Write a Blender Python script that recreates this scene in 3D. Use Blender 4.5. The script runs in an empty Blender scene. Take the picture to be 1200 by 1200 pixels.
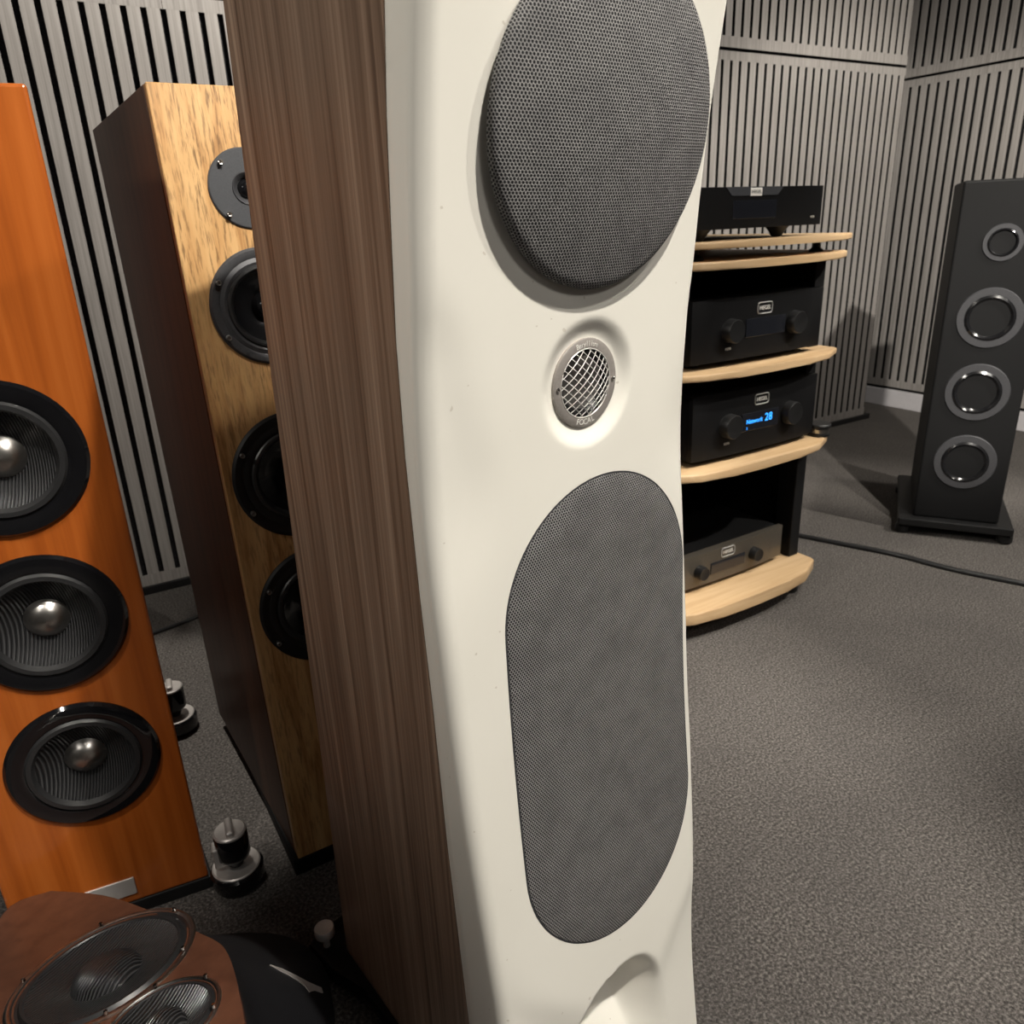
import bpy, bmesh, math, random
from mathutils import Vector, Matrix
random.seed(4)
PI = math.pi
scene = bpy.context.scene
COL = scene.collection

# ------------------------------------------------------------------ camera
FPX, CAMZ = 901.0, 0.96                       # focal length in pixels of a 1200 px frame, eye height
d = Vector((100, 2400, FPX)).normalized()     # direction of gravity in camera space (x right, y down, z forward)
Zw = -d
zc = Vector((0, 0, 1)); Yw = (zc - zc.dot(d) * d).normalized(); Xw = Yw.cross(Zw)
def to_world(c): return Vector((Xw.dot(c), Yw.dot(c), Zw.dot(c)))
cx, cy, cz = to_world(Vector((1, 0, 0))), to_world(Vector((0, -1, 0))), to_world(Vector((0, 0, -1)))
cam_data = bpy.data.cameras.new('camera'); cam = bpy.data.objects.new('camera', cam_data); COL.objects.link(cam)
cam.matrix_world = Matrix(((cx.x, cy.x, cz.x, 0), (cx.y, cy.y, cz.y, 0), (cx.z, cy.z, cz.z, CAMZ), (0, 0, 0, 1)))
cam_data.sensor_width = 36; cam_data.lens = 36 * FPX / 1200; cam_data.clip_start = 0.02
scene.camera = cam
cam_data.dof.use_dof = True; cam_data.dof.focus_distance = 0.74; cam_data.dof.aperture_fstop = 13   # phone lens: the rack is a little soft

# ------------------------------------------------------------------ light and exposure
scene.view_settings.view_transform = 'Standard'; scene.view_settings.look = 'None'
scene.view_settings.gamma = 1; scene.view_settings.use_curve_mapping = False
scene.view_settings.exposure = 0.35
w = bpy.data.worlds.new('room_air'); scene.world = w; w.use_nodes = True
w.node_tree.nodes['Background'].inputs[0].default_value = (1.0, 0.96, 0.92, 1)
w.node_tree.nodes['Background'].inputs[1].default_value = 0.02
WARM = (1.0, 0.945, 0.85)
def spot(loc, aim, watt, deg=60, blend=0.5, rad=0.035, col=WARM):
    l = bpy.data.lights.new('ceiling_spot', 'SPOT'); l.energy = watt; l.spot_size = math.radians(deg)
    l.spot_blend = blend; l.shadow_soft_size = rad; l.color = col
    o = bpy.data.objects.new('ceiling_spot', l); COL.objects.link(o)
    o.location = loc; o.rotation_euler = (Vector(aim) - Vector(loc)).to_track_quat('-Z', 'Y').to_euler()
spot((0.66, 0.06, 2.42), (0.02, 0.70, 0.80), 150, 52, rad=0.02) # over the white loudspeaker
spot((0.36, 0.36, 2.42), (-0.34, 1.02, 0.90), 42, 28, 0.5)      # oak tower
spot((1.20, 0.32, 2.42), (0.15, 0.75, 0.75), 50, 50, rad=0.025)
spot((1.30, 0.90, 2.42), (0.72, 1.85, 0.45), 95, 46)            # rack
spot((1.75, 2.30, 2.42), (1.35, 3.30, 1.1), 52, 90)             # slatted wall behind the rack
spot((0.98, -0.35, 2.42), (1.62, 3.40, 0.55), 430, 34, 0.4)     # from across the room past the black tower
spot((0.45, 1.60, 2.42), (-0.75, 2.25, 1.55), 170, 62, 0.8)           # slatted wall behind the oak tower
spot((2.45, 1.10, 2.42), (1.25, 1.70, 0.0), 190, 52)            # carpet by the rack
spot((-0.86, 1.66, 2.42), (-0.76, 1.32, 0.0), 120, 24, 0.5)      # carpet between the towers
spot((-0.80, -0.30, 2.42), (-0.92, 0.92, 0.42), 70, 26, 0.7)    # amber tower
spot((-1.95, -0.25, 2.42), (-0.10, 0.68, 1.22), 108, 38, 1.0, 0.12) # grazing the walnut side
def lamp(loc, watt, size):  # added soft fill, no visible fixture; lifts the shaded faces
    l = bpy.data.lights.new('soft_fill_light', 'AREA'); l.energy = watt; l.size = size; l.color = (1, 0.95, 0.89)
    o = bpy.data.objects.new('soft_fill_light', l); COL.objects.link(o); o.location = loc
lamp((1.6, -1.0, 2.44), 16, 0.6)
lamp((-0.9, -1.6, 2.44), 5, 0.6)

# ------------------------------------------------------------------ helpers
def L(a): a = math.radians(a); return Vector((math.sin(a), math.cos(a), 0))
def ray(x, y): return to_world(Vector((x - 600, y - 600, FPX)))
def gz(x, y, h=0.0):
    r = ray(x, y); return Vector((0, 0, CAMZ)) + r * ((h - CAMZ) / r.z)
def gv(x, y, p, n):
    r = ray(x, y); c = Vector((0, 0, CAMZ)); return c + r * ((Vector(p) - c).dot(n) / r.dot(n))
def frame(az, origin):
    """local x = level direction az (to the right), local y = away, z up"""
    u, v = L(az), L(az - 90)
    return Matrix(((u.x, v.x, 0, origin[0]), (u.y, v.y, 0, origin[1]), (0, 0, 1, origin[2] if len(origin) > 2 else 0), (0, 0, 0, 1)))

def thing(name, label, cat, mat=None, group=None):
    o = bpy.data.objects.new(name, None); COL.objects.link(o); o.empty_display_size = 0.05
    if mat is not None: o.matrix_world = mat
    return tag(o, label, cat, group)
def tag(o, label, cat, group=None):
    o['label'] = label; o['category'] = cat
    if group: o['group'] = group
    return o
def struct(o, label=None):
    o['kind'] = 'structure'
    if label: o['label'] = label
    return o
def link(name, me, mat, parent):
    o = bpy.data.objects.new(name, me); COL.objects.link(o)
    if mat is not None and not me.materials: me.materials.append(mat)
    if parent is not None: o.parent = parent
    return o
def mesh(name, verts, faces, mat, parent=None, smooth=False, uvs=None, angle=None):
    me = bpy.data.meshes.new(name); me.from_pydata([tuple(v) for v in verts], [], faces)
    if uvs is not None:
        lay = me.uv_layers.new(name='UVMap')
        for lp in me.loops: lay.data[lp.index].uv = uvs[lp.vertex_index]
    me.update()
    if smooth:
        me.polygons.foreach_set('use_smooth', [True] * len(me.polygons))
        if angle: me.set_sharp_from_angle(angle=math.radians(angle))
    return link(name, me, mat, parent)
def frombm(name, bm, mat, parent=None, smooth=False, angle=40):
    bmesh.ops.recalc_face_normals(bm, faces=bm.faces[:])
    me = bpy.data.meshes.new(name); bm.to_mesh(me); bm.free()
    if smooth:
        me.polygons.foreach_set('use_smooth', [True] * len(me.polygons)); me.set_sharp_from_angle(angle=math.radians(angle))
    return link(name, me, mat, parent)
def bmbox(bm, x0, x1, y0, y1, z0, z1, bev=0.0, seg=2):
    r = bmesh.ops.create_cube(bm, size=1)
    for v in r['verts']: v.co = Vector(((x0 + x1) / 2 + v.co.x * (x1 - x0), (y0 + y1) / 2 + v.co.y * (y1 - y0), (z0 + z1) / 2 + v.co.z * (z1 - z0)))
    if bev:
        bmesh.ops.bevel(bm, geom=list({e for v in r['verts'] for e in v.link_edges}), offset=bev, segments=seg, affect='EDGES', profile=0.5)
def box(name, x0, x1, y0, y1, z0, z1, mat, parent=None, bev=0.0015, seg=2):
    bm = bmesh.new(); bmbox(bm, x0, x1, y0, y1, z0, z1, bev, seg); return frombm(name, bm, mat, parent)
def lathe(name, prof, mat, parent=None, at=(0, 0, 0), axis='z', n=48, smooth=True, angle=35, m=None, cap=True):
    """prof: (radius, height) pairs; axis 'z' up or 'f' = towards -y (front)"""
    vs, fs = [], []
    for r, h in prof:
        for k in range(n):
            a = 2 * PI * k / n; c, s = math.cos(a) * r, math.sin(a) * r
            p = Vector((c, s, h)) if axis == 'z' else Vector((c, -h, s))
            vs.append(p)
    for i in range(len(prof) - 1):
        for k in range(n):
            fs.append((i * n + k, i * n + (k + 1) % n, (i + 1) * n + (k + 1) % n, (i + 1) * n + k))
    if cap:
        fs.append(tuple(range(n))[::-1]); fs.append(tuple((len(prof) - 1) * n + k for k in range(n)))
    M_ = m if m is not None else Matrix.Translation(at)
    o = mesh(name, [M_ @ v for v in vs], fs, mat, parent)
    bm = bmesh.new(); bm.from_mesh(o.data); bmesh.ops.recalc_face_normals(bm, faces=bm.faces[:]); bm.to_mesh(o.data); bm.free()
    if smooth:
        o.data.polygons.foreach_set('use_smooth', [True] * len(o.data.polygons)); o.data.set_sharp_from_angle(angle=math.radians(angle))
    return o
def prism(name, pts, z0, z1, mat, parent=None, bev=0.0, seg=2, smooth=False):
    bm = bmesh.new()
    lo = [bm.verts.new((x, y, z0)) for x, y in pts]; hi = [bm.verts.new((x, y, z1)) for x, y in pts]
    n = len(pts); f1 = bm.faces.new(lo[::-1]); f2 = bm.faces.new(hi)
    for k in range(n): bm.faces.new((lo[k], lo[(k + 1) % n], hi[(k + 1) % n], hi[k]))
    if bev: bmesh.ops.bevel(bm, geom=list(f1.edges) + list(f2.edges), offset=bev, segments=seg, affect='EDGES', profile=0.5)
    return frombm(name, bm, mat, parent, smooth)
def bmtube(bm, pts, r, n=8, closed=False):
    pts = [Vector(p) for p in pts]; rings = []
    for i, p in enumerate(pts):
        a = pts[i - 1] if i or closed else p; b = pts[(i + 1) % len(pts)] if i < len(pts) - 1 or closed else p
        t = (b - a).normalized(); ref = Vector((0, 0, 1)) if abs(t.z) < .9 else Vector((1, 0, 0))
        s = t.cross(ref).normalized(); q = s.cross(t)
        rings.append([bm.verts.new(p + (s * math.cos(2 * PI * k / n) + q * math.sin(2 * PI * k / n)) * r) for k in range(n)])
    m_ = len(rings)
    for i in range(m_ if closed else m_ - 1):
        A, B = rings[i], rings[(i + 1) % m_]
        for k in range(n): bm.faces.new((A[k], A[(k + 1) % n], B[(k + 1) % n], B[k]))
    if not closed: bm.faces.new(rings[0][::-1]); bm.faces.new(rings[-1])
def tube(name, pts, r, mat, parent=None, n=8, closed=False):
    bm = bmesh.new(); bmtube(bm, pts, r, n, closed); return frombm(name, bm, mat, parent, True, 60)
def smoothpts(P, k=8):
    P = [Vector(p) for p in P]; out = []
    for i in range(len(P) - 1):
        a, b, c, e = P[max(i - 1, 0)], P[i], P[i + 1], P[min(i + 2, len(P) - 1)]
        for j in range(k):
            t = j / k
            out.append(0.5 * ((2 * b) + (c - a) * t + (2 * a - 5 * b + 4 * c - e) * t * t + (3 * b - a - 3 * c + e) * t ** 3))
    return out + [P[-1]]
def text(name, body, size, mat, parent, at, depth=0.0004, rot=None, sx=1.0):
    cu = bpy.data.curves.new(name, 'FONT'); cu.body = body; cu.size = size; cu.extrude = depth
    cu.align_x = 'CENTER'; cu.align_y = 'CENTER'; cu.resolution_u = 3
    t = bpy.data.objects.new(name, cu); COL.objects.link(t)
    me = bpy.data.meshes.new_from_object(t, depsgraph=bpy.context.evaluated_depsgraph_get())
    bpy.data.objects.remove(t); bpy.data.curves.remove(cu)
    me.transform(Matrix.Translation(at) @ (rot if rot is not None else Matrix.Rotation(PI / 2, 4, 'X')) @ Matrix.Diagonal((sx, 1, 1, 1)))
    me.name = name; me.materials.clear()
    return link(name, me, mat, parent)
def dup(o, parent, loc=None):
    c = o.copy(); COL.objects.link(c); c.parent = parent
    if loc is not None: c.location = loc
    return c
def cut_holes(o, cutters):
    """open round holes through a panel; cutters: (matrix, radius, depth below, depth above) with the axis along local z"""
    for Mx, r, lo, hi in cutters:
        c = lathe('cutter', [(r, -lo), (r, hi)], None, None, m=Mx, n=72, smooth=False)
        md = o.modifiers.new('hole', 'BOOLEAN'); md.operation = 'DIFFERENCE'; md.solver = 'EXACT'; md.object = c
        pm = o.parent; o.parent = None
        me = bpy.data.meshes.new_from_object(o.evaluated_get(bpy.context.evaluated_depsgraph_get())); me.name = o.name
        o.modifiers.clear(); o.data = me; o.parent = pm; bpy.data.objects.remove(c)
def front_axis(x, y, z): return Matrix.Translation((x, y, z)) @ Matrix.Rotation(PI / 2, 4, 'X')
def sstep(a, b, x):
    t = min(1, max(0, (x - a) / (b - a))); return t * t * (3 - 2 * t)
def interp(z, zs, vs):
    if z <= zs[0]: return vs[0]
    for i in range(len(zs) - 1):
        if z <= zs[i + 1]:
            t = (z - zs[i]) / (zs[i + 1] - zs[i]); return vs[i] + (vs[i + 1] - vs[i]) * t
    return vs[-1]

# ------------------------------------------------------------------ materials
class N:
    def __init__(s, name):
        s.m = bpy.data.materials.new(name); s.m.use_nodes = True; s.t = s.m.node_tree; s.b = s.t.nodes['Principled BSDF']
    def new(s, kind, **kw):
        n = s.t.nodes.new(kind)
        for k, v in kw.items(): setattr(n, k, v)
        return n
    def set(s, sock, v):
        if isinstance(v, bpy.types.NodeSocket): s.t.links.new(v, sock)
        else: sock.default_value = v
    def math(s, op, a, b=0.0, clamp=False):
        n = s.new('ShaderNodeMath', operation=op); n.use_clamp = clamp; s.set(n.inputs[0], a); s.set(n.inputs[1], b); return n.outputs[0]
    def coord(s, which='Object', scale=(1, 1, 1), rot=(0, 0, 0)):
        c = s.new('ShaderNodeTexCoord'); mp = s.new('ShaderNodeMapping'); mp.inputs['Scale'].default_value = scale; mp.inputs['Rotation'].default_value = rot
        s.t.links.new(c.outputs[which], mp.inputs[0]); return mp.outputs[0]
    def noise(s, vec, scale=5, detail=3, rough=0.5, dist=0.0):
        n = s.new('ShaderNodeTexNoise'); s.set(n.inputs['Vector'], vec); n.inputs['Scale'].default_value = scale
        n.inputs['Detail'].default_value = detail; n.inputs['Roughness'].default_value = rough; n.inputs['Distortion'].default_value = dist
        return n.outputs[0]
    def ramp(s, fac, stops):
        n = s.new('ShaderNodeValToRGB'); s.set(n.inputs[0], fac); e = n.color_ramp.elements
        while len(e) < len(stops): e.new(0.5)
        for k, (p, c) in enumerate(stops): e[k].position = p; e[k].color = (*c, 1)
        return n.outputs[0]
    def mix(s, fac, a, b, mode='MIX'):
        n = s.new('ShaderNodeMix', data_type='RGBA', blend_type=mode); s.set(n.inputs[0], fac); s.set(n.inputs[6], a); s.set(n.inputs[7], b); return n.outputs[2]
    def bump(s, h, strength=0.2, dist=0.001):
        n = s.new('ShaderNodeBump'); n.inputs['Strength'].default_value = strength; n.inputs['Distance'].default_value = dist
        s.set(n.inputs['Height'], h); s.t.links.new(n.outputs[0], s.b.inputs['Normal'])
    def out(s, col=None, rough=None, metal=None, spec=None, coat=None):
        if col is not None: s.set(s.b.inputs['Base Color'], col if isinstance(col, bpy.types.NodeSocket) else (*col, 1))
        if rough is not None: s.set(s.b.inputs['Roughness'], rough)
        if metal is not None: s.b.inputs['Metallic'].default_value = metal
        if spec is not None: s.b.inputs['Specular IOR Level'].default_value = spec
        if coat is not None: s.b.inputs['Coat Weight'].default_value = coat; s.b.inputs['Coat Roughness'].default_value = 0.06
        return s.m
def plain(name, col, rough=0.5, metal=0.0, spec=0.5, var=0.06, scale=60, bump=0.0, coat=None):
    n = N(name); f = n.noise(n.coord(), scale, 3)
    c = n.ramp(f, [(0.3, tuple(v * (1 - var) for v in col)), (0.7, tuple(min(1, v * (1 + var)) for v in col))])
    if bump: n.bump(f, bump, 0.0006)
    return n.out(c, rough, metal, spec, coat)

M = {}
def mk_carpet():
    n = N('carpet'); v = n.coord()
    big = n.noise(v, 5, 4, 0.6); fine = n.noise(v, 230, 3, 0.65); mid = n.noise(v, 60, 3, 0.6)
    c = n.ramp(fine, [(0.32, (0.032, 0.029, 0.027)), (0.5, (0.098, 0.089, 0.083)), (0.68, (0.235, 0.214, 0.20))])
    c = n.mix(n.math('MULTIPLY', n.math('SUBTRACT', big, 0.42, True), 1.1), c, (0.06, 0.056, 0.055, 1))
    c = n.mix(n.math('MULTIPLY', n.math('SUBTRACT', mid, 0.5, True), 0.9), c, (0.185, 0.17, 0.16, 1))
    n.bump(n.math('ADD', fine, n.math('MULTIPLY', mid, 0.6)), 0.8, 0.004)
    return n.out(c, 0.95, spec=0.15)
M['carpet'] = mk_carpet()
def mk_slat():
    n = N('grey_washed_oak'); v = n.coord(scale=(90, 90, 2.2)); f = n.noise(v, 1.6, 5, 0.65); g = n.noise(n.coord(scale=(12, 12, 0.8)), 1.0, 2)
    c = n.ramp(f, [(0.28, (0.20, 0.183, 0.170)), (0.5, (0.33, 0.308, 0.29)), (0.75, (0.43, 0.405, 0.385))])
    c = n.mix(n.math('MULTIPLY', g, 0.35), c, (0.24, 0.225, 0.22, 1))
    n.bump(f, 0.15, 0.0008); return n.out(c, 0.6, spec=0.3)
M['slat'] = mk_slat()
def mk_felt():
    n = N('charcoal_felt'); f = n.noise(n.coord(), 220, 3); c = n.ramp(f, [(0.3, (0.018, 0.018, 0.019)), (0.7, (0.045, 0.045, 0.048))]); n.bump(f, 0.4, 0.001)
    return n.out(c, 0.95, spec=0.1)
M['felt'] = mk_felt()
def mk_walnut():
    n = N('walnut_veneer'); v = n.coord(scale=(60, 60, 0.9))
    warp = n.noise(n.coord(scale=(5, 5, 1.2)), 1.0, 3, 0.5, 0.6)
    a = n.noise(v, 1.0, 6, 0.62, 0.35); b = n.noise(n.coord(scale=(230, 230, 2.5)), 1.0, 3, 0.6); cth = n.noise(n.coord(scale=(18, 18, .35)), 1.0, 2)
    f = n.math('ADD', n.math('MULTIPLY', a, 0.46), n.math('ADD', n.math('MULTIPLY', b, 0.42), n.math('MULTIPLY', warp, 0.12)))
    c = n.ramp(f, [(0.38, (0.085, 0.050, 0.033)), (0.47, (0.175, 0.112, 0.076)), (0.54, (0.24, 0.160, 0.112)), (0.64, (0.37, 0.262, 0.19))])
    c = n.mix(n.math('MULTIPLY', n.math('SUBTRACT', cth, 0.45, True), 1.6, True), c, (0.21, 0.145, 0.105, 1))
    n.bump(f, 0.08, 0.0006); return n.out(c, 0.42, spec=0.35)
M['walnut'] = mk_walnut()
def mk_oak():
    n = N('amber_oak_veneer'); warp = n.noise(n.coord(scale=(9, 9, 1.3)), 1.0, 3, 0.6, 0.8)
    a = n.noise(n.coord(scale=(42, 42, 1.1), rot=(0, .05, 0)), 1.0, 5, 0.6, 0.6); b = n.noise(n.coord(scale=(300, 300, 2.8), rot=(0, .05, 0)), 1.0, 3, 0.6)
    c = n.ramp(a, [(0.30, (0.20, 0.095, 0.033)), (0.38, (0.40, 0.205, 0.075)), (0.48, (0.56, 0.32, 0.13)), (0.7, (0.66, 0.41, 0.185))])
    pores = n.math('MULTIPLY', n.math('SUBTRACT', b, 0.50, True), 7.0, True)
    patch = n.math('ADD', 0.25, n.math('MULTIPLY', n.math('SUBTRACT', warp, 0.42, True), 4.5, True), True)
    c = n.mix(n.math('MULTIPLY', n.math('MULTIPLY', pores, patch), 0.75), c, (0.12, 0.06, 0.025, 1))
    n.bump(b, 0.08, 0.0005); return n.out(c, 0.42, spec=0.3)
M['oak'] = mk_oak()
def mk_red(name, cols, rough, coat):
    n = N(name); a = n.noise(n.coord(scale=(45, 45, 1.6)), 1.0, 5, 0.6, 0.3)
    c = n.ramp(a, [(0.3, cols[0]), (0.5, cols[1]), (0.72, cols[2])]); return n.out(c, rough, spec=0.4, coat=coat)
M['shaded_side'] = mk_red('shaded_oak_side', [(0.05, 0.021, 0.010), (0.085, 0.036, 0.017), (0.11, 0.050, 0.025)], 0.45, 0.0)  # oak darkened in the colour to stand for the cabinet's shaded side
M['amber'] = mk_red('amber_cherry_veneer', [(0.28, 0.062, 0.008), (0.38, 0.092, 0.013), (0.46, 0.125, 0.022)], 0.3, 0.3)
M['mahogany'] = mk_red('mahogany_lacquer', [(0.085, 0.033, 0.019), (0.11, 0.043, 0.024), (0.135, 0.054, 0.03)], 0.42, 0.08)
def mk_white():
    n = N('ivory_lacquer'); v = n.coord(); f = n.noise(v, 900, 2, 0.5); g = n.noise(v, 6, 2)
    sp = n.math('GREATER_THAN', n.noise(v, 130, 1, 0.3), 0.795)
    c = n.ramp(g, [(0.3, (0.80, 0.775, 0.705)), (0.7, (0.84, 0.815, 0.745))])
    c = n.mix(n.math('MULTIPLY', sp, 0.35), c, (0.35, 0.28, 0.2, 1))
    n.bump(f, 0.05, 0.0005); return n.out(c, 0.38, spec=0.4)
M['ivory'] = mk_white()
def mk_weave():
    n = N('grey_open_weave_cloth'); tc = n.new('ShaderNodeTexCoord'); sep = n.new('ShaderNodeSeparateXYZ'); n.t.links.new(tc.outputs['UV'], sep.inputs[0])
    P = 0.0028
    px = n.math('DIVIDE', sep.outputs[0], P); py = n.math('DIVIDE', sep.outputs[1], P * 1.55)
    def dist(ox):
        a = n.math('SUBTRACT', n.math('FRACT', n.math('ADD', px, ox)), 0.5); b = n.math('MULTIPLY', n.math('SUBTRACT', n.math('FRACT', n.math('ADD', py, ox)), 0.5), 1.45)
        return n.math('SQRT', n.math('ADD', n.math('MULTIPLY', a, a), n.math('MULTIPLY', b, b)))
    dd = n.math('MINIMUM', dist(0.0), dist(0.5))
    mr = n.new('ShaderNodeMapRange'); mr.inputs[1].default_value = 0.25; mr.inputs[2].default_value = 0.40; n.set(mr.inputs[0], dd)
    thread = n.noise(tc.outputs['UV'], 900, 2); cloud = n.noise(tc.outputs['UV'], 32, 4, 0.6)
    tcol = n.ramp(thread, [(0.3, (0.18, 0.175, 0.175)), (0.7, (0.35, 0.342, 0.336))])
    tcol = n.mix(n.math('MULTIPLY', n.math('SUBTRACT', cloud, 0.42, True), 2.2, True), tcol, (0.165, 0.16, 0.163, 1))
    c = n.mix(mr.outputs[0], (0.010, 0.010, 0.012, 1), tcol); n.bump(mr.outputs[0], 0.6, 0.0008)
    return n.out(c, 0.75, spec=0.25)
M['weave'] = mk_weave()
def mk_birch():
    n = N('pale_birch'); a = n.noise(n.coord(scale=(3, 45, 45)), 1.0, 4, 0.6, 0.3)
    c = n.ramp(a, [(0.3, (0.47, 0.305, 0.16)), (0.55, (0.57, 0.395, 0.225)), (0.75, (0.63, 0.45, 0.27))]); return n.out(c, 0.45, spec=0.35)
M['birch'] = mk_birch()
def mk_ribs():
    n = N('ribbed_black_cone'); tc = n.coord(); wv = n.new('ShaderNodeTexWave'); wv.bands_direction = 'X'; wv.inputs['Scale'].default_value = 85; n.set(wv.inputs[0], n.coord(rot=(0, 0, math.radians(20))))
    n.t.links.new(wv.outputs['Fac'], n.new('ShaderNodeMath').inputs[0]); n.bump(wv.outputs['Fac'], 0.9, 0.0025)
    c = n.ramp(wv.outputs['Fac'], [(0.3, (0.012, 0.012, 0.013)), (0.8, (0.05, 0.05, 0.052))]); return n.out(c, 0.28, spec=0.6)
M['ribs'] = mk_ribs()
def mk_emit(name, col, s):
    n = N(name); n.b.inputs['Emission Color'].default_value = (*col, 1); n.b.inputs['Emission Strength'].default_value = s; return n.out(col, 0.4)
M['blue'] = mk_emit('blue_display_glow', (0.03, 0.30, 1.0), 1.6)
M['black'] = plain('satin_black', (0.009, 0.009, 0.0095), 0.45, spec=0.4, var=0.15)
M['anod'] = plain('black_anodised', (0.0045, 0.0045, 0.005), 0.55, 0.0, 0.2, var=0.15, scale=400)
M['blackpaint'] = plain('matt_black_paint', (0.006, 0.006, 0.0065), 0.6, spec=0.22, var=0.2, scale=300, bump=0.1)
M['gloss'] = plain('gloss_black', (0.006, 0.006, 0.007), 0.06, spec=0.6, var=0.1)
M['rubber'] = plain('black_rubber', (0.02, 0.02, 0.021), 0.38, spec=0.5, var=0.1)
M['basket'] = plain('cast_grey_frame', (0.055, 0.055, 0.06), 0.5, 0.3, 0.5, var=0.12, scale=300)
M['tweetplate'] = plain('dark_grey_plate', (0.042, 0.044, 0.05), 0.55, 0.0, 0.4, var=0.1, scale=500)
M['cone'] = plain('polished_black_cone', (0.008, 0.008, 0.009), 0.16, spec=0.6, var=0.1)
M['steel'] = plain('brushed_steel', (0.55, 0.53, 0.50), 0.28, 1.0, var=0.08, scale=200)
M['boltsteel'] = plain('dark_bolt_steel', (0.30, 0.29, 0.28), 0.3, 0.9, var=0.06)
M['wire'] = plain('bright_wire', (0.72, 0.70, 0.67), 0.35, 0.3, var=0.03)
M['champagne'] = plain('grey_anodised_ring', (0.34, 0.312, 0.29), 0.45, 0.3, var=0.06, scale=400)
M['chrome'] = plain('polished_chrome', (0.75, 0.74, 0.72), 0.12, 1.0, var=0.04)
M['silver'] = plain('satin_silver', (0.62, 0.585, 0.56), 0.4, 0.55, var=0.05)
M['print'] = plain('white_print', (0.78, 0.76, 0.72), 0.5, var=0.03)
M['greyprint'] = plain('silver_print', (0.42, 0.42, 0.41), 0.5, 0.0, var=0.05)
M['screen'] = plain('display_glass', (0.012, 0.013, 0.017), 0.08, spec=0.7, var=0.05)
M['leather'] = plain('black_leather', (0.012, 0.012, 0.014), 0.5, spec=0.4, var=0.25, scale=700, bump=0.5)
M['paint'] = plain('grey_wall_paint', (0.23, 0.22, 0.21), 0.85, spec=0.2, var=0.03)
M['ceil'] = plain('charcoal_ceiling_paint', (0.12, 0.118, 0.115), 0.9, spec=0.2, var=0.03)
M['base_white'] = plain('pale_skirting', (0.62, 0.60, 0.62), 0.5, var=0.03)
M['gap'] = plain('dark_backing_board', (0.012, 0.012, 0.012), 0.9, spec=0.1, var=0.1)
M['cup'] = plain('dark_beryllium_dome', (0.30, 0.29, 0.28), 0.28, 0.9, var=0.05)
M['plinthmetal'] = plain('gunmetal_face', (0.13, 0.115, 0.095), 0.35, 0.6, var=0.08, scale=300)

# ------------------------------------------------------------------ the room
AZW = 59.6
WL = gz(222, 682)
ROOM = frame(AZW, (WL.x, WL.y, 0))             # local x along the slatted wall, local y = behind it
X0, XE, XR, YF, ZC = -2.6, 3.157, 3.47, -5.2, 2.5
def room_box(name, x0, x1, y0, y1, z0, z1, mat):
    o = box(name, x0, x1, y0, y1, z0, z1, mat, None, 0); o.matrix_world = ROOM; return struct(o)
room_box('floor', X0 - .1, XR + .1, YF - .1, 0.9, -0.06, 0.0, M['carpet'])
room_box('ceiling', X0 - .1, XR + .1, YF - .1, 0.9, ZC, ZC + .06, M['ceil'])
room_box('wall_left', X0 - .1, X0, YF, 0.9, 0, ZC, M['paint'])
room_box('wall_front', X0 - .1, XR + .1, YF - .1, YF, 0, ZC, M['paint'])
room_box('wall_alcove', XE - .2, XR + .1, 0.8, 0.9, 0, ZC, M['paint'])
wall_back = room_box('wall_back', X0, XE - 0.001, 0.014, 0.10, 0, ZC, M['gap'])
wall_right = room_box('wall_right', XR, XR + 0.1, YF, 0.9, 0, ZC, M['gap'])

PITCH, SLOT = 0.0443, 0.0136
def slat_wall(wall, start, count, cols, mirror, z_lo):
    """grooved panels: each panel a part with its felt, rails and slats below it"""
    # local coordinates: t along the wall, q out of the wall (towards the room)
    def B(name, t0, t1, q0, q1, z0, z1, mat, parent):
        o = box(name, t0, t1, -q1, -q0, z0, z1, mat, parent, 0.0008, 1) if not mirror else box(name, XR - q1, XR - q0, -t1, -t0, z0, z1, mat, parent, 0.0008, 1)
        if mat is M['slat']:                    # veneer on the face only, sides coloured black so the slots read dark
            o.data.materials.append(M['gap'])
            for p in o.data.polygons:
                if abs(p.normal.x if mirror else p.normal.y) < 0.6: p.material_index = 1
        return o
    for row, (z0, z1) in enumerate(((z_lo, 1.505), (1.515, 2.49))):
        slat_me = None
        for c in range(cols):
            t0 = start + c * count * PITCH; t1 = t0 + count * PITCH - 0.0006
            panel = B('acoustic_panel', t0, t1, -0.014 if not mirror else 0.0, -0.001 if not mirror else 0.013, z0, z1, M['felt'], wall)
            q0, q1 = (-0.001, 0.013) if not mirror else (0.013, 0.027)
            B('rail', t0, t1, q0, q1, z1 - 0.030, z1, M['slat'], panel); B('rail', t0, t1, q0, q1, z0, z0 + 0.036, M['slat'], panel)
            for k in range(count):
                a = t0 + SLOT / 2 + k * PITCH
                if slat_me is None:
                    slat_me = B('slat', 0, PITCH - SLOT, q0, q1, z0 + 0.034, z1 - 0.028, M['slat'], panel)
                    slat_me.location = (a, 0, 0) if not mirror else (0, -a, 0)
                else:
                    dup(slat_me, panel, (a, 0, 0) if not mirror else (0, -a, 0))
CNT = 27
seam = 2.59
slat_wall(wall_back, seam - 3 * CNT * PITCH, CNT, 3, False, 0.022)
# short end panels to the left of the last full one and up to the wall end on the right
slat_wall(wall_back, seam, 12, 1, False, 0.022)
slat_wall(wall_right, -0.75, CNT, 3, True, 0.10)
struct(box('baseboard_back', seam - 3 * CNT * PITCH, XE, -0.022, 0.014, 0, 0.024, M['black'], None, 0.002)).matrix_world = ROOM
struct(box('baseboard_right', XR - 0.03, XR, YF, 0.8, 0, 0.085, M['base_white'], None, 0.002)).matrix_world = ROOM

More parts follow.
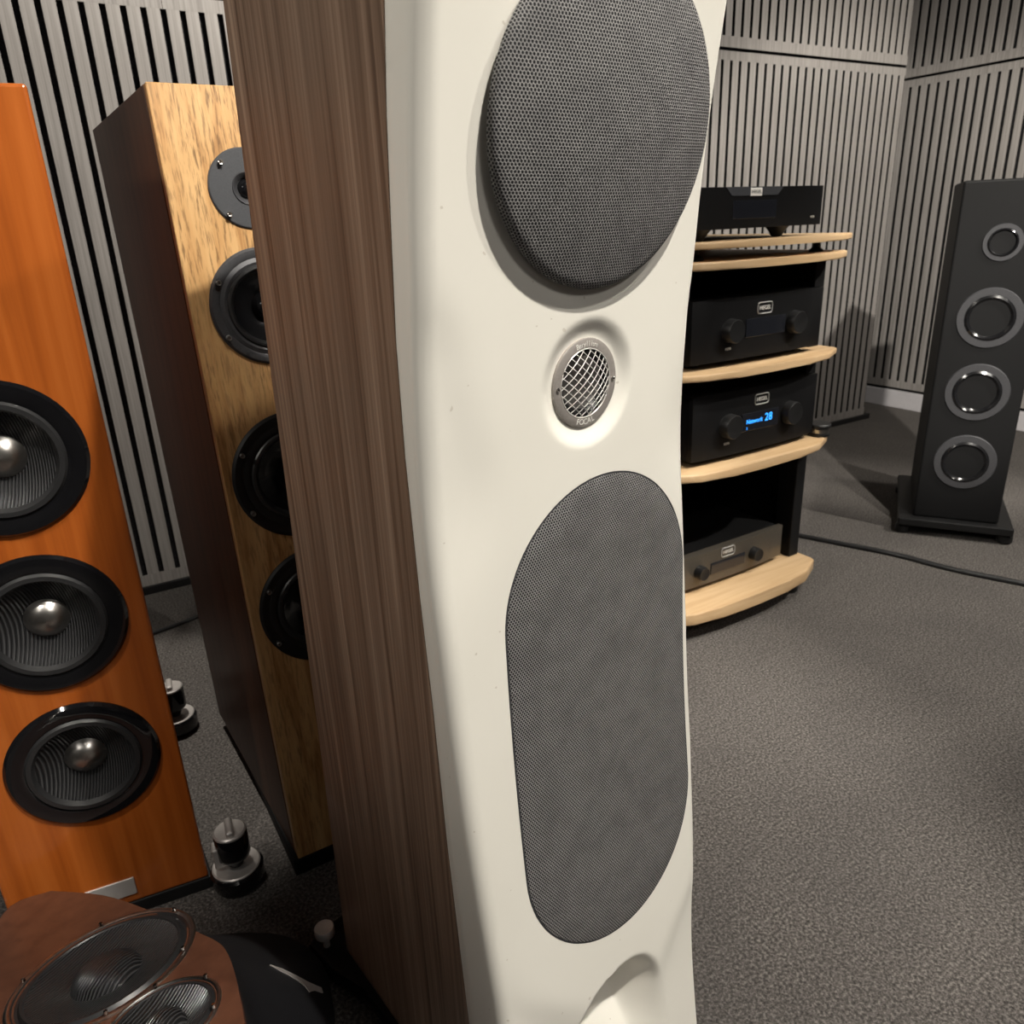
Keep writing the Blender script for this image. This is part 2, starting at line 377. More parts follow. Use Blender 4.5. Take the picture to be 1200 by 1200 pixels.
# ------------------------------------------------------------------ the big ivory and walnut loudspeaker
R = gz(409, 1117, 0.04)
spk = thing('floorstanding_loudspeaker', 'tall floorstanding loudspeaker with walnut sides, curved ivory front and grey cloth grilles', 'loudspeaker', frame(50, (R.x, R.y, 0)))
SX = -0.011                                    # local x of the front's left corner
CXL = SX + 0.163                               # centre line
def eF(z): return ((0.081 * z + 0.063) * z - 0.234) * z + 0.413        # depth of the concave front, from the rear edge
def eW(z): return interp(z, [0.0, .212, .432, .584, .682, .80, .885, .96, 1.028, 1.088, 1.25], [.318, .296, .284, .280, .275, .272, .274, .281, .288, .297, .325])
def eR(z): return interp(z, [0, .28, .735, .941, 1.14, 1.25], [-.012, 0.0, .022, .031, .043, .05])
HT = 1.235; ZB = 0.04
ZT, ZW0, ZW1 = 0.833, 0.392, 0.631             # tweeter height, centres of the woofer grille's ends
def CW(z): return SX + interp(z, [.27, .39, .63, .75], [.166, .169, .178, .180])
def stad(x, z):                                 # distance from the spine of the woofer grille
    zz = min(max(z, ZW0), ZW1); return math.hypot(x - CW(z), z - zz)
HWZ = [.16, .20, .225, .26, .32, .40, .60, .70, .753, .80, .83, .90, .94, 1.1, 1.25]
HWV = [.0, .02, .055, .10, .128, .137, .137, .108, .075, .083, .097, .11, .15, .17, .18]
HWT = [sum(interp(z_ + k * .006, HWZ, HWV) for k in range(-6, 7)) / 13 for z_ in [i * .005 for i in range(260)]]
def hw(z): i = min(258, int(z / .005)); t = z / .005 - i; return HWT[i] * (1 - t) + HWT[i + 1] * t
def recess(x, z):
    a = abs(x - CXL); dd = 0.0
    dd += 0.075 * max(0, a - hw(z)) * sstep(0, 0.05, a - hw(z))
    rt = math.hypot(x - CXL, z - ZT); dd += 0.006 * (1 - sstep(0.038, 0.056, rt)) + 0.016 * (1 - sstep(0.0285, 0.0325, rt))
    dd += 0.007 * (1 - sstep(0.1145, 0.1172, stad(x, z)))
    # bass port: an arched scoop, deep under its lip and running out towards the floor
    zz = z - 0.166; rr = math.hypot(x - CXL + 0.026, max(0, zz))
    inside = 1 - (sstep(0.046, 0.064, rr) if x < CXL - 0.026 else sstep(0.046 - 0.020 * min(1, (x - CXL + 0.026) / 0.05), 0.064 + 0.012 * min(1, (x - CXL + 0.026) / 0.05), rr))
    if inside > 0: dd += inside * 0.075 * sstep(0.03, 0.215, z)
    return dd
def xR(z): return SX + interp(z, [.04, .18, .285, .42, .56, .70, .85, 1.0, 1.11, 1.25], [.262, .279, .292, .303, .307, .306, .300, .293, .287, .279])
def baffle():
    xl = SX
    cols = []                                   # (x, kind, t)
    xs = []; x = xl + 0.010
    nf = 150
    zs = [ZB + (HT - ZB) * i / 560 for i in range(561)]
    vs, fs = [], []
    prof_n = None
    for z in zs:
        e, wv = eF(z), eW(z); taper = 0.0349
        def sidex(dep): return -taper * dep      # side plane's local x at depth dep
        row = []
        re = 0.0135; xr = xR(z); xs = [xl + 0.0135 + (xr - xl - 0.0216) * i / nf for i in range(nf + 1)]
        row.append((sidex(wv) + 0.012, -wv + 0.012)); row.append((sidex(wv) + 0.0005, -wv))
        edge0 = recess(xs[0], z); ef = e - edge0
        for t in (0.33, 0.66, 0.9): row.append((sidex(wv + (ef - re - wv) * t) + 0.0005 - 0.0005 * t, -(wv + (ef - re - wv) * t)))
        for k in range(7):
            a = PI / 2 * k / 6
            row.append((xl + re - re * math.cos(a), -(ef - re + re * math.sin(a))))
        for xx in xs[1:-1]: row.append((xx, -(e - recess(xx, z))))
        left = row[:12]
        for (a, b) in left[::-1]: row.append((xr + 0.6 * (SX - a), b))
        prof_n = len(row)
        vs += [(a, b, z) for a, b in row]
    n = prof_n
    for i in range(len(zs) - 1):
        for k in range(n - 1): fs.append((i * n + k, i * n + k + 1, (i + 1) * n + k + 1, (i + 1) * n + k))
        fs.append((i * n + n - 1, i * n, (i + 1) * n, (i + 1) * n + n - 1))
    fs.append(tuple(range(n))[::-1]); fs.append(tuple((len(zs) - 1) * n + k for k in range(n)))
    o = mesh('front_baffle', vs, fs, M['ivory'], spk, True, angle=50); o['label'] = 'ivory lacquered concave front with port scoop'
    return o
baffle()
def cabinet():
    vs, fs = [], []; zs = [ZB + (HT - 0.004 - ZB) * i / 40 for i in range(41)]
    for z in zs:
        wv, rr = eW(z), eR(z)
        lft = [(-0.0349 * wv, -wv + 0.0005), (-0.0349 * rr, -rr - 0.004), (0.003, -rr + 0.002), (0.02, -rr + 0.012), (0.07, -rr + 0.03), (0.12, -rr + 0.036)]
        row = lft + [(xR(z) + SX - a, b) for a, b in lft[::-1]]
        vs += [(a, b, z) for a, b in row]
    n = len(row)
    for i in range(len(zs) - 1):
        for k in range(n): fs.append((i * n + k, i * n + (k + 1) % n, (i + 1) * n + (k + 1) % n, (i + 1) * n + k))
    fs.append(tuple(range(n))[::-1]); fs.append(tuple((len(zs) - 1) * n + k for k in range(n)))
    o = mesh('cabinet', vs, fs, M['walnut'], spk, True, angle=25); bm = bmesh.new(); bm.from_mesh(o.data); bmesh.ops.recalc_face_normals(bm, faces=bm.faces[:]); bm.to_mesh(o.data); bm.free()
    o['label'] = 'walnut veneered cabinet body'
cabinet()
# black base plate and feet
prism('base_plate', [(-0.034, 0.05), (-0.018, 0.06), (0.22, 0.075), (0.245, 0.05), (0.225, -0.27), (0.20, -0.30), (0.0, -0.30), (-0.012, -0.27), (-0.008, -0.06), (-0.03, -0.005)], 0.018, 0.041, M['blackpaint'], spk, 0.004)
for fx, fy in ((-0.017, 0.030), (0.225, 0.035), (0.02, -0.25), (0.205, -0.26)):
    ft = lathe('foot', [(0.014, 0), (0.016, 0.006), (0.016, 0.016), (0.006, 0.02), (0.006, 0.042)], M['black'], spk, (fx, fy, 0), n=24)
    lathe('adjuster_knob', [(0.0045, 0.038), (0.0045, 0.062), (0.0125, 0.062), (0.0135, 0.0635), (0.0135, 0.074), (0.0125, 0.0755), (0.004, 0.0748)], M['silver'], ft, (fx, fy, 0), n=32)
# woofer grille: a curved stadium of cloth over a rim
def woofer_grille():
    RG = 0.1172; rings = [0, .15, .3, .45, .6, .72, .82, .9, .955, .985, 1.0]
    vs, uv, fs = [], [], []
    # outline with straight flanks: resample
    P = []
    for k in range(49): a = PI * k / 48; P.append((math.cos(a), math.sin(a), ZW1))
    for k in range(1, 24): P.append((-1, 0, ZW1 + (ZW0 - ZW1) * k / 24))
    for k in range(49): a = PI + PI * k / 48; P.append((math.cos(a), math.sin(a), ZW0))
    for k in range(1, 24): P.append((1, 0, ZW0 + (ZW1 - ZW0) * k / 24))
    m_ = len(P)
    def ring(r, off):
        for c, s, z0 in P:
            z = z0 + s * r; x = CW(z) + c * r; vs.append((x, -(eF(z) + off), z)); q_ = max(0, .001 - off) * .9; uv.append((x + q_ * c, z + q_ * s))
    nr = 0
    for t in rings: ring(RG * t, 0.0045 - 0.0035 * t ** 8); nr += 1
    ring(RG + 0.0008, -0.001); ring(RG + 0.0008, -0.0066); nr += 2
    for i in range(nr - 1):
        for k in range(m_): fs.append((i * m_ + k, (i + 1) * m_ + k, (i + 1) * m_ + (k + 1) % m_, i * m_ + (k + 1) % m_))
    o = mesh('woofer_grille', vs, fs, M['weave'], spk, True, uvs=uv, angle=50); o['label'] = 'long rounded grey cloth grille over the woofers'
    bm = bmesh.new(); bm.from_mesh(o.data); bmesh.ops.remove_doubles(bm, verts=bm.verts[:], dist=1e-5); bmesh.ops.recalc_face_normals(bm, faces=bm.faces[:]); bm.to_mesh(o.data); bm.free()
    # dark rim under the cloth
    vs2, fs2 = [], []
    for r, off in ((RG - 0.001, .0004), (RG + 0.0019, .0004), (RG + 0.0019, -0.0010), (RG - 0.001, -0.0068)):
        for c, s, z0 in P: z = z0 + s * r; vs2.append((CW(z) + c * r, -(eF(z) + off), z))
    for i in range(4):
        for k in range(m_): fs2.append((i * m_ + k, ((i + 1) % 4) * m_ + k, ((i + 1) % 4) * m_ + (k + 1) % m_, i * m_ + (k + 1) % m_))
    mesh('rim', vs2, fs2, M['basket'], o, True, angle=40)
woofer_grille()
# midrange grille: a shallow dome standing off the front on three pegs
def mid_grille():
    zc_ = 1.0215; RG = 0.1165; xc = CXL - 0.0045
    t = (eF(zc_ + 0.09) - eF(zc_ - 0.09)) / 0.18       # forward lean per metre of height
    base = Vector((xc, -eF(zc_), zc_)); up = Vector((0, -t, 1)).normalized(); rt = Vector((1, 0, 0)); nf = rt.cross(up)
    if nf.y > 0: nf = -nf
    vs, uv, fs = [], [], []; n = 96
    prof = [(r_, .0095 + .0115 * (1 - (r_ / .1116) ** 2)) for r_ in (.002, .02, .04, .06, .075, .088, .098, .104, .1075)] + [(.1095, .0092), (.1108, .0082), (.1116, .0068), (.1116, .0026), (.110, .002)]
    for r, h in prof:
        for k in range(n):
            a = 2 * PI * k / n; vs.append(base + rt * (math.cos(a) * r) + up * (math.sin(a) * r) + nf * (h + 0.003)); uv.append((math.cos(a) * r, math.sin(a) * r))
            uv[-1] = (math.cos(a) * (r + max(0, .0095 - h) * .8), math.sin(a) * (r + max(0, .0095 - h) * .8))
    for i in range(len(prof) - 1):
        for k in range(n): fs.append((i * n + k, (i + 1) * n + k, (i + 1) * n + (k + 1) % n, i * n + (k + 1) % n))
    fs.append(tuple(range(n))); fs.append(tuple((len(prof) - 1) * n + k for k in range(n)))
    o = mesh('midrange_grille', vs, fs, M['weave'], spk, True, uvs=uv, angle=60); o['label'] = 'round grey cloth grille over the midrange'
    bm = bmesh.new(); bm.from_mesh(o.data); bmesh.ops.recalc_face_normals(bm, faces=bm.faces[:]); bm.to_mesh(o.data); bm.free()
    for k in range(3):
        a = PI / 2 + 2 * PI * k / 3; p = base + rt * (math.cos(a) * .085) + up * (math.sin(a) * .085)
        tube('peg', [p - nf * 0.004, p + nf * 0.009], 0.006, M['black'], o, 12)
mid_grille()
# tweeter
def tweeter():
    slope = (eF(ZT + .02) - eF(ZT - .02)) / .04
    up = Vector((0, -slope, 1)).normalized(); rt = Vector((1, 0, 0)); nf = rt.cross(up)
    if nf.y > 0: nf = -nf
    base = Vector((CXL, -(eF(ZT) - 0.006), ZT))
    Mx = Matrix((( rt.x, up.x, nf.x, base.x), (rt.y, up.y, nf.y, base.y), (rt.z, up.z, nf.z, base.z), (0, 0, 0, 1)))
    fp = lathe('tweeter', [(.0285, -.004), (.0285, .0016), (.0292, .0024), (.0362, .0024), (.0372, .0018), (.0376, .0004), (.0376, -.004)], M['champagne'], spk, m=Mx, n=80, cap=False)
    fp['label'] = 'grey ring tweeter behind a wire guard'
    lathe('surround', [(.0285, .0005), (.0262, .0012), (.024, -.001), (.0225, -.003)], M['black'], fp, m=Mx, n=64, cap=False)
    lathe('inverted_dome', [(.0232, -.003), (.018, -.0062), (.012, -.0084), (.006, -.0096), (.0004, -.010)], M['cup'], fp, m=Mx, n=48, cap=False)
    lathe('back_cup', [(.0285, -.0038), (.0285, -.012), (.0004, -.012)], M['black'], fp, m=Mx, n=48, cap=False)
    bm = bmesh.new(); Rg = .0287; pit = .00575
    def dome(x, y): return 0.0018 + 0.0062 * max(0, 1 - (x * x + y * y) / (Rg * Rg))
    for fam in (0.72, -0.72):
        c, s = math.cos(fam), math.sin(fam)
        for i in range(-6, 7):
            o_ = (i + 0.5) * pit if False else i * pit
            if abs(o_) >= Rg * .98: continue
            h = math.sqrt(Rg * Rg - o_ * o_); pts = []
            for j in range(11):
                q = -h + 2 * h * j / 10; x = c * q - s * o_; y = s * q + c * o_; pts.append(Mx @ Vector((x, y, dome(x, y))))
            bmtube(bm, pts, .00042, 5)
    bmtube(bm, [Mx @ Vector((math.cos(2 * PI * k / 64) * .0288, math.sin(2 * PI * k / 64) * .0288, .0022)) for k in range(64)], .0006, 6, True)
    frombm('wire_guard', bm, M['wire'], fp, True, 60)
    for s in (-1, 1):
        lathe('screw', [(.0016, .0022), (.0016, .0034), (.0011, .0039), (.0004, .0036)], M['chrome'], fp, m=Mx @ Matrix.Translation((s * .0328, 0, 0)), n=16)
    for body, a0, sz, step, sgn in (('Beryllium', PI / 2, .0062, .083, -1), ('FOCAL', -PI / 2, .0070, .137, 1)):
        k0 = (len(body) - 1) / 2
        for i, ch in enumerate(body):
            a = a0 + sgn * (i - k0) * step; rr = .0328
            rot = a - PI / 2 if sgn < 0 else a + PI / 2
            text('lettering', ch, sz, M['print'], fp, (0, 0, 0), 0.0001, rot=Mx @ Matrix.Translation((math.cos(a) * rr, math.sin(a) * rr, .0026)) @ Matrix.Rotation(rot, 4, 'Z'))
tweeter()

# ------------------------------------------------------------------ oak loudspeaker behind it
G = gz(350, 1007, 0.03)
oak = thing('floorstanding_loudspeaker', 'slim amber oak floorstanding loudspeaker with exposed black drivers and a side coloured dark for shade', 'loudspeaker', frame(59.5, (G.x, G.y, 0)))
LEAN, GH, GW, GD = 0.1015, 1.136, 0.20, 0.485
def lean(o):
    for v in o.data.vertices: v.co.y += (v.co.z - 0.03) * LEAN
    o.data.update(); return o
for nm, a in (('front_panel', (0, GW, 0, 0.02, 0.03, GH)), ('cabinet', (0, GW, 0.0201, GD, 0.03, GH))):
    o = lean(box(nm, *a, M['oak'] if nm == 'front_panel' else M['shaded_side'], oak, 0.001, 1))
    if nm == 'front_panel': cut_holes(o, [(front_axis(GW / 2, (z_ - .03) * LEAN, z_), r_, .05, .05) for z_, r_ in ((.868, .0535), (.636, .063), (.437, .0615), (1.016, .0198))])
    else:
        for v in o.data.vertices: v.co.x -= .022 * max(0, (v.co.y - (v.co.z - .03) * LEAN) / GD) if v.co.x < GW / 2 else 0
box('plinth', -0.008, GW + 0.008, -0.002, GD + 0.06, 0.0, 0.031, M['blackpaint'], oak, 0.003)
def f_driver(z, rad, nm):
    s = rad / .09
    fr = lean(lathe(nm, [(rad * .70, -.004), (rad * .70, .0035), (rad * .76, .0052), (rad * .83, .0036), (rad * .86, .0048), (rad * .96, .0048), (rad, .0022), (rad, -.003)], M['basket'] if z > .8 else M['black'], oak, (GW / 2, 0, z), 'f', 72, cap=False))
    lean(lathe('surround', [(rad * .72, .003), (rad * .69, .0065), (rad * .655, .0068), (rad * .62, .0035), (rad * .60, .001)], M['rubber'], fr, (GW / 2, 0, z), 'f', 64, cap=False))
    lean(lathe('cone', [(rad * .61, .0014), (rad * .5, -.006), (rad * .38, -.013), (rad * .27, -.0175), (rad * .20, -.0185), (.0003, -.0185)], M['cone'], fr, (GW / 2, 0, z), 'f', 64, cap=False))
    lean(lathe('dust_cap', [(rad * .235, -.0185), (rad * .22, -.012), (rad * .16, -.006), (rad * .08, -.003), (.0004, -.0022)], M['cone'], fr, (GW / 2, 0, z), 'f', 40, cap=False))
    for k in range(6):
        a = 2 * PI * (k + 0.5) / 6 + 0.52 + 0.53
        lean(lathe('bolt', [(.0034, .003), (.0034, .0105), (.0028, .011), (.0016, .0108), (.0014, .0075)], M['boltsteel'], fr, (GW / 2 + math.cos(a) * rad * .915, 0, z + math.sin(a) * rad * .915), 'f', 14))
    return fr
f_driver(.868, .076, 'midrange_driver'); f_driver(.636, .090, 'woofer'); f_driver(.437, .088, 'woofer')
tp = lean(lathe('tweeter', [(.020, -.004), (.020, .003), (.0475, .003), (.0492, .0018), (.0495, -.002)], M['tweetplate'], oak, (GW / 2 - .001, 0, 1.016), 'f', 72, cap=False))
lean(lathe('waveguide', [(.0202, .003), (.0195, .0045), (.0175, .0035), (.0135, -.003), (.0115, -.0045)], M['basket'], tp, (GW / 2 - .001, 0, 1.016), 'f', 48, cap=False))
lean(lathe('dome', [(.0120, -.0045), (.0105, -.0005), (.007, .0022), (.003, .0034), (.0003, .0036)], M['gloss'], tp, (GW / 2 - .001, 0, 1.016), 'f', 40, cap=False))
for k in range(4):
    a = PI / 4 + k * PI / 2
    lean(lathe('bolt', [(.0031, .002), (.0031, .0085), (.0026, .009), (.0014, .0088), (.0013, .006)], M['steel'], tp, (GW / 2 + math.cos(a) * .0435, 0, 1.016 + math.sin(a) * .0435), 'f', 14))

# ------------------------------------------------------------------ amber loudspeaker at the left
A0 = gz(245, 1028, 0.02)
amb = thing('floorstanding_loudspeaker', 'glossy orange cherry floorstanding loudspeaker with steel outrigger feet', 'loudspeaker', frame(66, (A0.x, A0.y, 0)))
AW = 0.26
ac = box('cabinet', -AW, 0, 0, 0.36, 0.022, 1.12, M['amber'], amb, 0.004, 3)
for v in ac.data.vertices:
    if v.co.y > .2: v.co.x = -AW / 2 + (v.co.x + AW / 2) * .55; v.co.y += .10
cut_holes(ac, [(front_axis(-AW / 2 + .011, 0, z_), .069, .04, .03) for z_ in (.282, .50, .72)] + [(front_axis(-AW / 2, 0, .92), .0155, .02, .02)])
def a_driver(z, rad, x):
    fr = lathe('woofer', [(rad * .74, -.004), (rad * .74, .004), (rad * .80, .006), (rad * .96, .006), (rad, .002), (rad, -.003)], M['gloss'], amb, (x, 0, z), 'f', 72, cap=False)
    lathe('surround', [(rad * .76, .003), (rad * .72, .008), (rad * .66, .008), (rad * .62, .001)], M['rubber'], fr, (x, 0, z), 'f', 64, cap=False)
    lathe('cone', [(rad * .64, .001), (rad * .5, -.009), (rad * .3, -.02), (.0004, -.024)], M['ribs'], fr, (x, 0, z), 'f', 64, cap=False)
    lathe('dust_cap', [(rad * .28, -.02), (rad * .2, -.011), (rad * .1, -.007), (.0004, -.006)], M['steel'], fr, (x, 0, z), 'f', 40, cap=False)
for z in (.282, .50, .72): a_driver(z, .096, -AW / 2 + .011)
tw = lathe('tweeter', [(.016, -.003), (.016, .004), (.05, .004), (.052, -.002)], M['gloss'], amb, (-AW / 2, 0, .92), 'f', 64, cap=False)
lathe('dome', [(.0162, 0), (.013, .004), (.007, .007), (.0004, .008)], M['steel'], tw, (-AW / 2, 0, .92), 'f', 32, cap=False)
box('badge', -AW / 2 - .035, -AW / 2 + .031, -.0025, .001, .038, .068, M['silver'], amb, .001)
prism('base_plate', [(-AW - .005, -.002), (.005, -.002), (-.055, .47), (-AW + .055, .47)], .0, .0225, M['black'], amb, .002)
def outrigger(x, y, first):
    arm = box('outrigger_bracket', min(x, x - .03 if x > -.1 else x + .03), max(x, x - .03 if x > -.1 else x + .03), y - .011, y + .011, .046, .082, M['silver'], amb, .002)
    cup = lathe('foot', [(.030, 0), (.037, .004), (.040, .012), (.040, .03), (.037, .034), (.030, .036), (.026, .0325), (.012, .0315)], M['gloss'], amb, (x, y, 0), n=48)
    lathe('floor_disc', [(.004, .030), (.0355, .0335), (.0365, .0365), (.0345, .038), (.012, .036)], M['silver'], cup, (x, y, 0), n=40)
    lathe('spike', [(.008, .033), (.013, .043), (.013, .06)], M['black'], cup, (x, y, 0), n=24)
    lathe('collar', [(.010, .056), (.024, .056), (.025, .058), (.025, .098), (.024, .100), (.010, .100)], M['gloss'], cup, (x, y, 0), n=40)
    lathe('cap', [(.008, .098), (.0245, .099), (.0245, .102), (.022, .104), (.012, .1035)], M['silver'], cup, (x, y, 0), n=36)
    box('grip', x - .006, x + .006, y - .020, y + .020, .102, .113, M['silver'], cup, .004, 3)
fpos = gz(277, 1012, .036); loc = amb.matrix_world.inverted() @ fpos
outrigger(loc.x, loc.y, True); outrigger(-.026, .47, False); outrigger(-AW - loc.x, loc.y, False); outrigger(-AW + .026, .47, False)

# ------------------------------------------------------------------ speaker lying on its back in the near left corner
AZC, TH = 52, math.radians(16)
C0 = gz(189, 1196, 0.24)
yv = L(AZC - 90); nC = Vector((0, 0, 1)) * math.cos(TH) + yv * math.sin(TH)
xC = L(AZC); yC = nC.cross(xC)
MC = Matrix(((xC.x, yC.x, nC.x, C0.x), (xC.y, yC.y, nC.y, C0.y), (xC.z, yC.z, nC.z, C0.z), (0, 0, 0, 1)))
base_pt = Vector((C0.x, C0.y, 0))
low = thing('wedge_loudspeaker', 'low mahogany faced loudspeaker with ribbed black cones and black leather flanks on the carpet', 'loudspeaker', Matrix.Translation(base_pt))
toL = Matrix.Translation(-base_pt)
MCL = toL @ MC
inv = MC.inverted()
def onplane(x, y):
    p = inv @ gv(x, y, C0, nC); return Vector((p.x, p.y))
pix = [(60, 1044), (120, 1049), (170, 1065), (215, 1085), (240, 1096), (258, 1106), (267, 1118), (274, 1136), (280, 1162), (287, 1200), (291, 1245), (285, 1300), (255, 1350), (160, 1355), (70, 1325), (15, 1260), (-12, 1180), (-14, 1110), (12, 1062)]
outl = smoothpts([(*onplane(*p), 0) for p in pix + pix[:1]], 4)[:-1]
top = [MCL @ Vector((p.x, p.y, 0)) for p in outl]
n_ = len(top)
cen = sum(top, Vector()) / n_
# face board
vs = [MCL @ Vector((p.x, p.y, 0.0)) for p in outl] + [MCL @ Vector((p.x, p.y, -0.016)) for p in outl]
bm = bmesh.new(); bv = [bm.verts.new(v) for v in vs]; bm.faces.new(bv[:n_]); bm.faces.new(bv[n_:][::-1])
for k in range(n_): bm.faces.new((bv[k], bv[(k + 1) % n_], bv[n_ + (k + 1) % n_], bv[n_ + k]))
fb = frombm('face_board', bm, M['mahogany'], low); fb['label'] = 'mahogany lacquered face board'
DRV = ((189, 1196, .0575), (122, 1134, .098))
fbm = [(MCL @ Matrix.Translation((*onplane(a_, b_), 0)), r_ * .90, .03, .03) for a_, b_, r_ in DRV]
cut_holes(fb, fbm)
# leather flanks: lofted from the board's outline down to a wider foot on the floor
rows = []
spread = [(0.0, 1.0, 0.006), (0.06, .93, .002), (0.35, .62, 0.0), (0.80, .26, 0.0), (0.80, .07, 0.0), (0.77, 0.0, 0.0)]
rightdir = (gz(405, 1185, .06) - gz(280, 1160, .25)); rightdir.z = 0
zt_ = 0
for f, hz, dz in spread:
    row = []
    for t in top:
        out_ = (t - cen); out_.z = 0; out_.normalize()
        side = max(0, out_.dot(rightdir.normalized()))
        amt = f * (0.012 + 0.155 * side ** 1.6)
        row.append(Vector((t.x + out_.x * amt, t.y + out_.y * amt, max(0, (t.z - dz - .004)) * hz)))
    rows.append(row)
vs = [v for r_ in rows for v in r_]; fs = []
for i in range(len(rows) - 1):
    for k in range(n_): fs.append((i * n_ + k, (i + 1) * n_ + k, (i + 1) * n_ + (k + 1) % n_, i * n_ + (k + 1) % n_))
fs.append(tuple((len(rows) - 1) * n_ + k for k in range(n_)))
o = mesh('leather_body', vs, fs, M['leather'], low, True, angle=60); bm = bmesh.new(); bm.from_mesh(o.data); bmesh.ops.recalc_face_normals(bm, faces=bm.faces[:]); bm.to_mesh(o.data); bm.free()
body = o
# drivers
def c_driver(px, py, rad, tip):
    q = onplane(px, py); Mx = MCL @ Matrix.Translation((q.x, q.y, 0)) @ tip
    fr = lathe('driver', [(rad * .92, -.004), (rad * .925, .0005), (rad * .95, .0018), (rad * .98, .0018), (rad, .0005), (rad, -.004)], M['steel'], low, m=Mx, n=80, cap=False)
    lathe('surround', [(rad * .93, .001), (rad * .90, -.0015), (rad * .87, -.0015), (rad * .84, .002), (rad * .81, .002), (rad * .79, -.001)], M['rubber'], fr, m=Mx, n=72, cap=False)
    lathe('cone', [(rad * .80, .0005), (rad * .62, -.005), (rad * .36, -.010), (.0004, -.0115)], M['ribs'], fr, m=Mx, n=72, cap=False)
    lathe('dust_cap', [(rad * .38, -.0105), (rad * .33, -.001), (rad * .22, .005), (rad * .1, .0075), (.0004, .008)], M['ribs'], fr, m=Mx, n=48, cap=False)
    for k in range(6):
        a = 2 * PI * k / 6 + .4
        lathe('screw', [(.0022, .003), (.0022, .0062), (.0014, .0068)], M['chrome'], fr, m=Mx @ Matrix.Translation((math.cos(a) * rad * .945, math.sin(a) * rad * .945, 0)), n=12)
for a_, b_, r_ in DRV: c_driver(a_, b_, r_, Matrix.Identity(4))
# bright inlay on the leather flank, laid on the surface by a ray cast
bpy.context.view_layer.update()
def on_body(x, y):
    r_ = ray(x, y).normalized(); hit, p, nrm, _ = body.ray_cast(Vector((0, 0, CAMZ)) - base_pt, r_)
    return (p + nrm * 0.0012, nrm) if hit else (None, None)
inl = [(316, 1131), (330, 1136), (345, 1143), (360, 1151), (376, 1158), (389, 1165), (378, 1164), (369, 1161), (362, 1163), (357, 1156), (348, 1149), (332, 1140)]
hits = [on_body(*p) for p in inl]
hits = [h for h in hits if h[0] is not None]
if len(hits) > 8:
    bm = bmesh.new(); a = [bm.verts.new(h[0]) for h in hits]; b = [bm.verts.new(h[0] - h[1] * .003) for h in hits]; k_ = len(a)
    bm.faces.new(a); bm.faces.new(b[::-1])
    for k in range(k_): bm.faces.new((a[k], b[k], b[(k + 1) % k_], a[(k + 1) % k_]))
    frombm('metal_inlay', bm, M['silver'], low)['label'] = 'slim silver inlay'

# ------------------------------------------------------------------ hi-fi rack
r0 = gz(955, 660, 0.073); AZR = 58.5
rc = r0 - L(AZR) * 0.28
RK = frame(AZR, (rc.x, rc.y, 0))
rack = thing('hifi_rack', 'black hi-fi rack with pale birch bow-fronted shelves', 'rack', RK)
def shelf_outline(w=0.28, dep=0.46, bow=0.05, cut=0.03):
    pts = [(w - .012, dep), (-w + .012, dep), (-w, dep - .012)]
    P = [(-w, .012), (-w + .006, 0.0), (-.197, -.037), (-.116, -.047), (0, -.05), (.116, -.047), (.197, -.037), (w - .006, 0.0), (w, .012)]
    k = w / .28
    return pts + [(a * k if abs(a) < .2 else a, b * (bow / .05)) for a, b in P] + [(w, dep - .012)]
for z0, z1 in ((.056, .086), (.411, .430), (.633, .648), (.856, .872)):
    prism('shelf', shelf_outline(), z0, z1, M['birch'], rack, .004, 3, True)
for s in (-1, 1):
    for y0, y1 in ((.050, .105), (.37, .425)):
        for z0, z1 in ((.085, .412), (.429, .634), (.647, .857)):
            box('upright', s * .252 - .018, s * .252 + .018, y0, y1, z0, z1, M['blackpaint'], rack, .002)
    for z0, z1 in ((.085, .412), (.429, .634), (.647, .857)):
        box('side_panel', s * .258 - .006, s * .258 + .006, .104, .371, z0, z1, M['blackpaint'], rack, .001)
for z0, z1 in ((.085, .412), (.429, .634), (.647, .857)): box('back_panel', -.25, .25, .425, .437, z0, z1, M['blackpaint'], rack, .001)
for x in (-.22, .22):
    for y in (.03, .40): lathe('foot', [(.022, 0), (.024, .004), (.024, .05), (.018, .057)], M['black'], rack, (x, y, 0), n=28)
plat = thing('isolation_platform', 'pale birch board on small black cones above the rack, under the slim amplifier', 'platform', RK @ Matrix.Translation((0, 0, .872)))
prism('board', [(a + .012, b) for a, b in shelf_outline()], .024, .0375, M['birch'], plat, .003, 3, True)
for x, y in ((.20, .03), (-.18, .03), (.20, .39), (-.18, .39)): lathe('cone_foot', [(.016, 0), (.016, .004), (.006, .012), (.013, .0245)], M['black'], plat, (x, y, 0), n=24)
puck = thing('isolation_puck', 'black and silver isolation puck on the shelf beside the amplifier with the blue display', 'puck', RK @ Matrix.Translation((.256, .014, .43)) @ Matrix.Scale(1.3, 4))
lathe('base', [(.020, 0), (.021, .002), (.021, .005), (.018, .006)], M['black'], puck, n=36)
lathe('ring', [(.016, .005), (.0185, .007), (.0185, .014), (.016, .016)], M['steel'], puck, n=36)
lathe('top', [(.018, .015), (.022, .017), (.022, .022), (.020, .024)], M['black'], puck, n=36)

